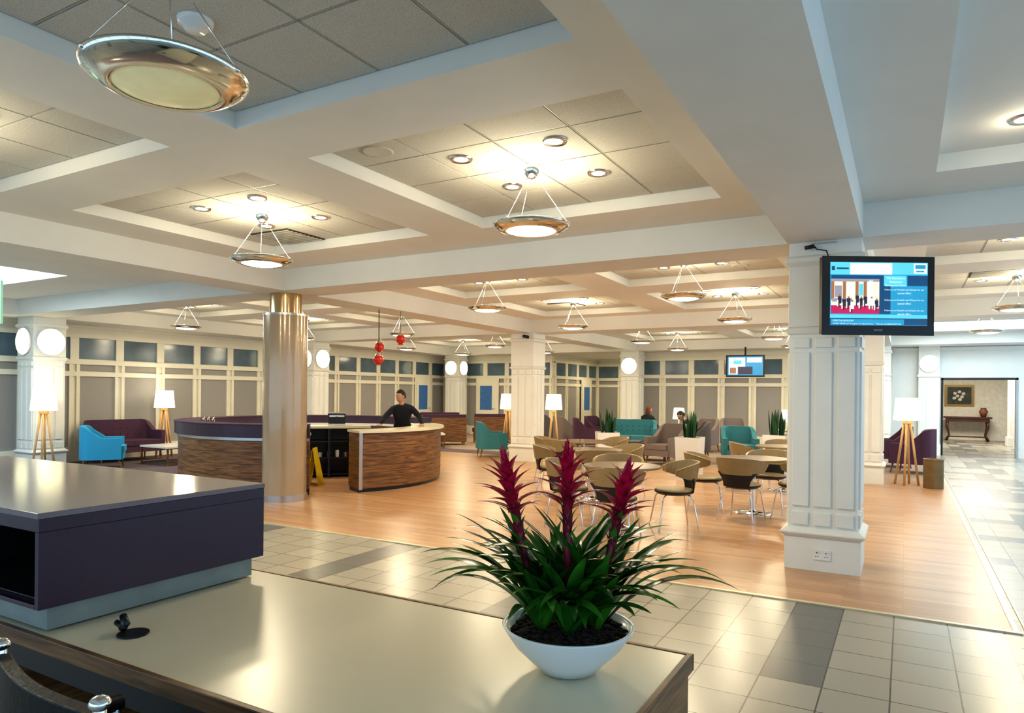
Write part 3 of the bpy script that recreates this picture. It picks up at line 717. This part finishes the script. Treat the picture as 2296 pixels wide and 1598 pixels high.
mb=MB(); mb.cyl((0,0),.45,.715,.74,M_walnut2,56); mb.lathe([(.45,.715),(.456,.728),(.45,.741)],M_olive,seg=56); mb.cyl((0,0),.035,.02,.72,M_chrome,24); mb.lathe([(.25,0),(.25,.008),(.2,.018),(.04,.03),(.035,.05)],M_chrome,seg=40); mb.cyl((0,0),.12,.70,.715,M_steel,24)
tabs=[(-1.77,9.7),(-2.9,7.75),(-4.1,9.7),(-5.0,11.4),(-1.75,12.3)]
DT=mb.obj('round_dining_table',(*tabs[0],.005))
for t in tabs[1:]: inst(DT,(*t,.005))
# dining chair (faces +Y local)
mb=MB()
N=24; path=[];zt=[];zb=[]
for i in range(N+1):
    a=rad(180-14+ (180+28)*i/N)
    path.append((.275*math.cos(a),.245*math.sin(a))); s_=abs(i/N-.5)*2
    zt.append(.80-.09*s_**2.5); zb.append(.585+.065*s_**3)
mb.sweep(path,.014,zb,zt,M_olive,lean=-.035)
n2=14; vs=[];fs=[]
for j in range(6):
    t=j/5; hw=.16+.095*t*t
    for i in range(n2+1):
        x=-hw+2*hw*i/n2; y=-.222-.030*t+ (x*x)*1.5; vs.append((x,y,.43+.18*t))
for j in range(5):
    for i in range(n2): o=j*(n2+1)+i; fs.append((o,o+1,o+n2+2,o+n2+1))
mb.add(vs,fs,M_black,True); mb.add([(x,y+.012,z) for x,y,z in vs],[f[::-1] for f in fs],M_black,True)
mb.lathe([(0,.405),(.18,.405),(.228,.43),(.228,.452)],M_black,seg=32); mb.lathe([(.222,.452),(.215,.468),(.18,.475),(0,.470)],M_olive,seg=32)
for sx in (-1,1):
    for sy in (-1,1): mb.tube([(sx*.10,sy*.10,.41),(sx*.16,sy*.15,.40),(sx*.18,sy*.175,.36),(sx*.225,sy*.235,0)],.0095,M_chrome,8)
DC=None
def chair(tx,ty,ang,dist=.60,tw=0):
    global DC
    a=rad(ang); x=tx+dist*math.cos(a); y=ty+dist*math.sin(a); rz=ang+90+tw
    if DC is None: DC=mb.obj('dining_chair',(x,y,.005),rz,bevel=.004)
    else: inst(DC,(x,y,.005),rz)
for (i,angs) in [(0,(200,268,340,80)),(1,(30,285,200,115)),(2,(200,60,300)),(3,(55,190,255)),(4,(210,330,100))]:
    for a in angs: chair(*tabs[i],a,.62,rnd.uniform(-12,12))

# ---------------------------------------------------------------- people
def skinmesh(name,verts,edges,radii,mt,parent,sub=2):
    me=bpy.data.meshes.new(name); me.from_pydata(verts,edges,[]); o=bpy.data.objects.new(name,me); bpy.context.scene.collection.objects.link(o)
    sk=o.modifiers.new('skin','SKIN'); sk.use_smooth_shade=True
    for i,r in enumerate(radii):
        sv=me.skin_vertices[0].data[i]; sv.radius=(r,r) if not isinstance(r,tuple) else r; sv.use_root=(i==0)
    ss=o.modifiers.new('sub','SUBSURF'); ss.levels=sub; ss.render_levels=sub
    o.data.materials.append(mt); o.parent=parent
    return o
def lerp(a,b_,t): return tuple(a[i]+(b_[i]-a[i])*t for i in range(3))
def hand(parent,w,d,down,mt,side):
    w=Vector(w); d=Vector(d).normalized(); n=Vector(down); n=(n-d*n.dot(d)).normalized(); s=d.cross(n).normalized()*side
    V=[tuple(w-d*.03),tuple(w+d*.03),tuple(w+d*.065)]; E=[(0,1),(1,2)]; Rr=[.024,(.030,.017),(.036,.014)]
    for k,(off,L) in enumerate(((-.030,.066),(-.010,.078),(.010,.073),(.029,.056))):
        b0=w+d*.09+s*off; i=len(V)
        V+= [tuple(b0),tuple(b0+d*L*.5+n*-.004+s*off*.2),tuple(b0+d*L*.95+n*.012+s*off*.35)]; E+=[(2,i),(i,i+1),(i+1,i+2)]; Rr+=[.0105,.0088,.0072]
    i=len(V); b0=w+d*.035-s*.028; V+=[tuple(b0),tuple(b0+d*.028-s*.024),tuple(b0+d*.055-s*.034)]; E+=[(1,i),(i,i+1),(i+1,i+2)]; Rr+=[.013,.0105,.0085]
    skinmesh('hand',V,E,Rr,mt,parent,1)
M_lips=mat('lips',(.40,.14,.11),.5)
def person(name,loc,rz,J,cloth,skin,hair,yaw=0,pitch=0,longhair=False):
    e=bpy.data.objects.new(name,None); bpy.context.scene.collection.objects.link(e); e.location=loc; e.rotation_euler=(0,0,rad(rz))
    V=[J['pelvis'],lerp(J['pelvis'],J['chest'],.5),J['chest'],J['neck']]; E=[(0,1),(1,2),(2,3)]; Rr=[(.155,.115),(.140,.105),(.165,.115),.062]
    for s in 'LR':
        sh=J['sh'+s]; sh=(sh[0]*.95,sh[1],sh[2]-.035)
        i=len(V); V+=[sh,lerp(sh,J['el'+s],.5),J['el'+s],lerp(J['el'+s],J['wr'+s],.5),J['wr'+s]]; E+=[(2,i),(i,i+1),(i+1,i+2),(i+2,i+3),(i+3,i+4)]; Rr+=[.068,.060,.049,.045,.034]
        i=len(V); V+=[J['hip'+s],lerp(J['hip'+s],J['kn'+s],.5),J['kn'+s],lerp(J['kn'+s],J['an'+s],.4),J['an'+s],J['toe'+s]]; E+=[(0,i)]+[(i+k,i+k+1) for k in range(5)]; Rr+=[.095,.085,.065,.058,.045,.038]
    skinmesh('clothed_body',V,E,Rr,cloth,e)
    mb=MB(); hc=Vector(J['head']); mb.X=Matrix.Translation(hc)@Matrix.Rotation(rad(yaw),4,'Z')@Matrix.Rotation(rad(pitch),4,'X')
    vs=[];fs=[];seg=32;rg=24
    for j in range(rg+1):
        a=pi*j/rg
        for i in range(seg):
            b_=2*pi*i/seg; x=math.sin(a)*math.cos(b_); y=math.sin(a)*math.sin(b_); z=-math.cos(a)
            X=x*.075*(1-.25*max(0,-z)); Y=y*.095*(1-.10*max(0,-z))+(.016 if z<0 and y>0 else 0)*(-z)
            if y>0:
                Y+= .024*math.exp(-((x/.15)**2))*math.exp(-(((z+.18)/.15)**2))
                Y-= .009*math.exp(-(((abs(x)-.42)/.18)**2))*math.exp(-(((z-.03)/.12)**2))
                Y+= .006*math.exp(-((x/.35)**2))*math.exp(-(((z+.50)/.08)**2))
            vs.append((X,Y,z*.118))
    for j in range(rg):
        for i in range(seg): k=(i+1)%seg; fs.append((j*seg+i,j*seg+k,(j+1)*seg+k,(j+1)*seg+i))
    mb.add(vs,fs,skin,True)
    for sx in (-1,1):
        mb.ell((sx*.030,.080,.004),(.012,.008,.006),M_white,seg=10,rings=6); mb.ell((sx*.030,.087,.004),(.005,.003,.005),M_hair,seg=8,rings=6)
        mb.ell((sx*.030,.086,.024),(.018,.006,.004),hair,seg=8,rings=6); mb.ell((sx*.076,-.005,-.008),(.009,.018,.030),skin,seg=10,rings=8)
    mb.ell((0,.096,-.058),(.022,.006,.005),M_lips,seg=10,rings=6)
    hv=[];hf=[]
    for j in range(9,rg+1):
        a=pi*j/rg
        for i in range(seg):
            b_=2*pi*i/seg; x=math.sin(a)*math.cos(b_); y=math.sin(a)*math.sin(b_); z=-math.cos(a)
            lim = -.35 if y<-.15 else (-.35+(y+.15)/.45*.85 if y<.3 else .5+.15*(y-.3))
            if z<lim:
                z=lim; q=math.sqrt(max(0,1-z*z)); l=math.hypot(x,y) or 1; x=x/l*q; y=y/l*q
            hv.append((x*.081,y*.101-.003,z*.126))
    for j in range(rg-9):
        for i in range(seg): k=(i+1)%seg; hf.append((j*seg+i,j*seg+k,(j+1)*seg+k,(j+1)*seg+i))
    mb.add(hv,hf,hair,True)
    if longhair: mb.ell((0,-.045,-.07),(.078,.06,.15),hair)
    mb.obj('head',parent=e)
    nk=Vector(J['neck']); skinmesh('neck',[tuple(nk-Vector((0,.01,.05))),tuple(hc+Vector((0,-.015,-.06)))],[(0,1)],[.056,.050],skin,e,2)
    for s,sd in (('L',1),('R',-1)):
        w=Vector(J['wr'+s]); d=Vector(J['hd']) if 'hd' in J else w-Vector(J['el'+s])
        hand(e,w,d,(0,0,-1),skin,sd)
    return e
J=dict(pelvis=(0,-.10,.93),chest=(0,.06,1.22),neck=(.01,.11,1.37),head=(.03,.15,1.50),
 shL=(-.19,.07,1.30),elL=(-.31,.20,1.13),wrL=(-.36,.42,.995),shR=(.19,.07,1.29),elR=(.31,.19,1.13),wrR=(.40,.40,.995),
 hipL=(-.10,-.11,.88),knL=(-.12,-.10,.48),anL=(-.13,-.16,.09),toeL=(-.14,-.02,.04),hipR=(.10,-.11,.88),knR=(.13,-.08,.48),anR=(.15,-.14,.09),toeR=(.17,.0,.04),hd=(.1,1,-.10))
person('barman',(-8.10,10.15,.005),-141.5,J,M_cloth,M_skin,M_hair,yaw=-55,pitch=-12)
Js=dict(pelvis=(0,-.05,.56),chest=(0,.02,.86),neck=(0,.05,1.01),head=(0,.08,1.13),shL=(-.18,.02,.94),elL=(-.24,.10,.72),wrL=(-.14,.32,.66),shR=(.18,.02,.94),elR=(.24,.10,.72),wrR=(.14,.32,.66),
 hipL=(-.09,-.02,.53),knL=(-.12,.40,.52),anL=(-.12,.42,.10),toeL=(-.12,.54,.045),hipR=(.09,-.02,.53),knR=(.12,.40,.52),anR=(.12,.42,.10),toeR=(.12,.54,.045))
person('seated_woman',(-6.55,19.55,.005),-20,Js,M_cloth,M_skin,M_hairb,yaw=-10,longhair=True)
seatobj('armchair',M_plum,.76,.78,.62,.86,(-6.53,19.5,.005),-20)
Jt=dict(Js); Jt.update(chest=(0,.14,.84),neck=(0,.24,.96),head=(0,.32,1.06),shL=(-.18,.15,.92),shR=(.18,.15,.92))
person('seated_guest',(-4.55,17.2,.005),110,Jt,M_cloth,M_skin,M_hair,pitch=-35)

mb=MB(); M_exit=mat('sign_green',(.20,.5,.35),.4,es=.3,ecol=(.4,.8,.6)); mb.box(-.3,.3,-.01,.01,-.16,.16,M_exit); mb.tube([(-.2,0,.16),(-.2,0,1.05)],.004,M_steel,6); mb.tube([(.2,0,.16),(.2,0,1.05)],.004,M_steel,6)
mb.obj('exit_sign',(-6.12,2.49,2.22),20)

# ---------------------------------------------------------------- lobby lights
light('AREA','lamp_lobby',(2,27,2.85),200,(1,.93,.80),2.0)
light('AREA','lamp_alcove',(-9.5,24.5,2.9),40,WARM,1.0)

# ---------------------------------------------------------------- world + camera
w=bpy.data.worlds.new('World'); bpy.context.scene.world=w; w.use_nodes=True
bg=w.node_tree.nodes['Background']; bg.inputs[0].default_value=(.48,.74,1,1); bg.inputs[1].default_value=1.75
cam=bpy.data.cameras.new('Camera'); co=bpy.data.objects.new('Camera',cam); bpy.context.scene.collection.objects.link(co)
cam.sensor_width=36; cam.lens=1551/2296*36; cam.shift_y=.0359; cam.clip_start=.05
co.matrix_world=Matrix.Translation((0,0,1.58))@Matrix.Rotation(rad(29.6),4,'Z')@Matrix.Rotation(pi/2,4,'X')@Matrix.Rotation(rad(.56),4,'Z')
bpy.context.scene.camera=co
vs_=bpy.context.scene.view_settings; vs_.view_transform='Standard'; vs_.exposure=0
try: vs_.look='Medium High Contrast'
except Exception as ex_: vs_.look='None'
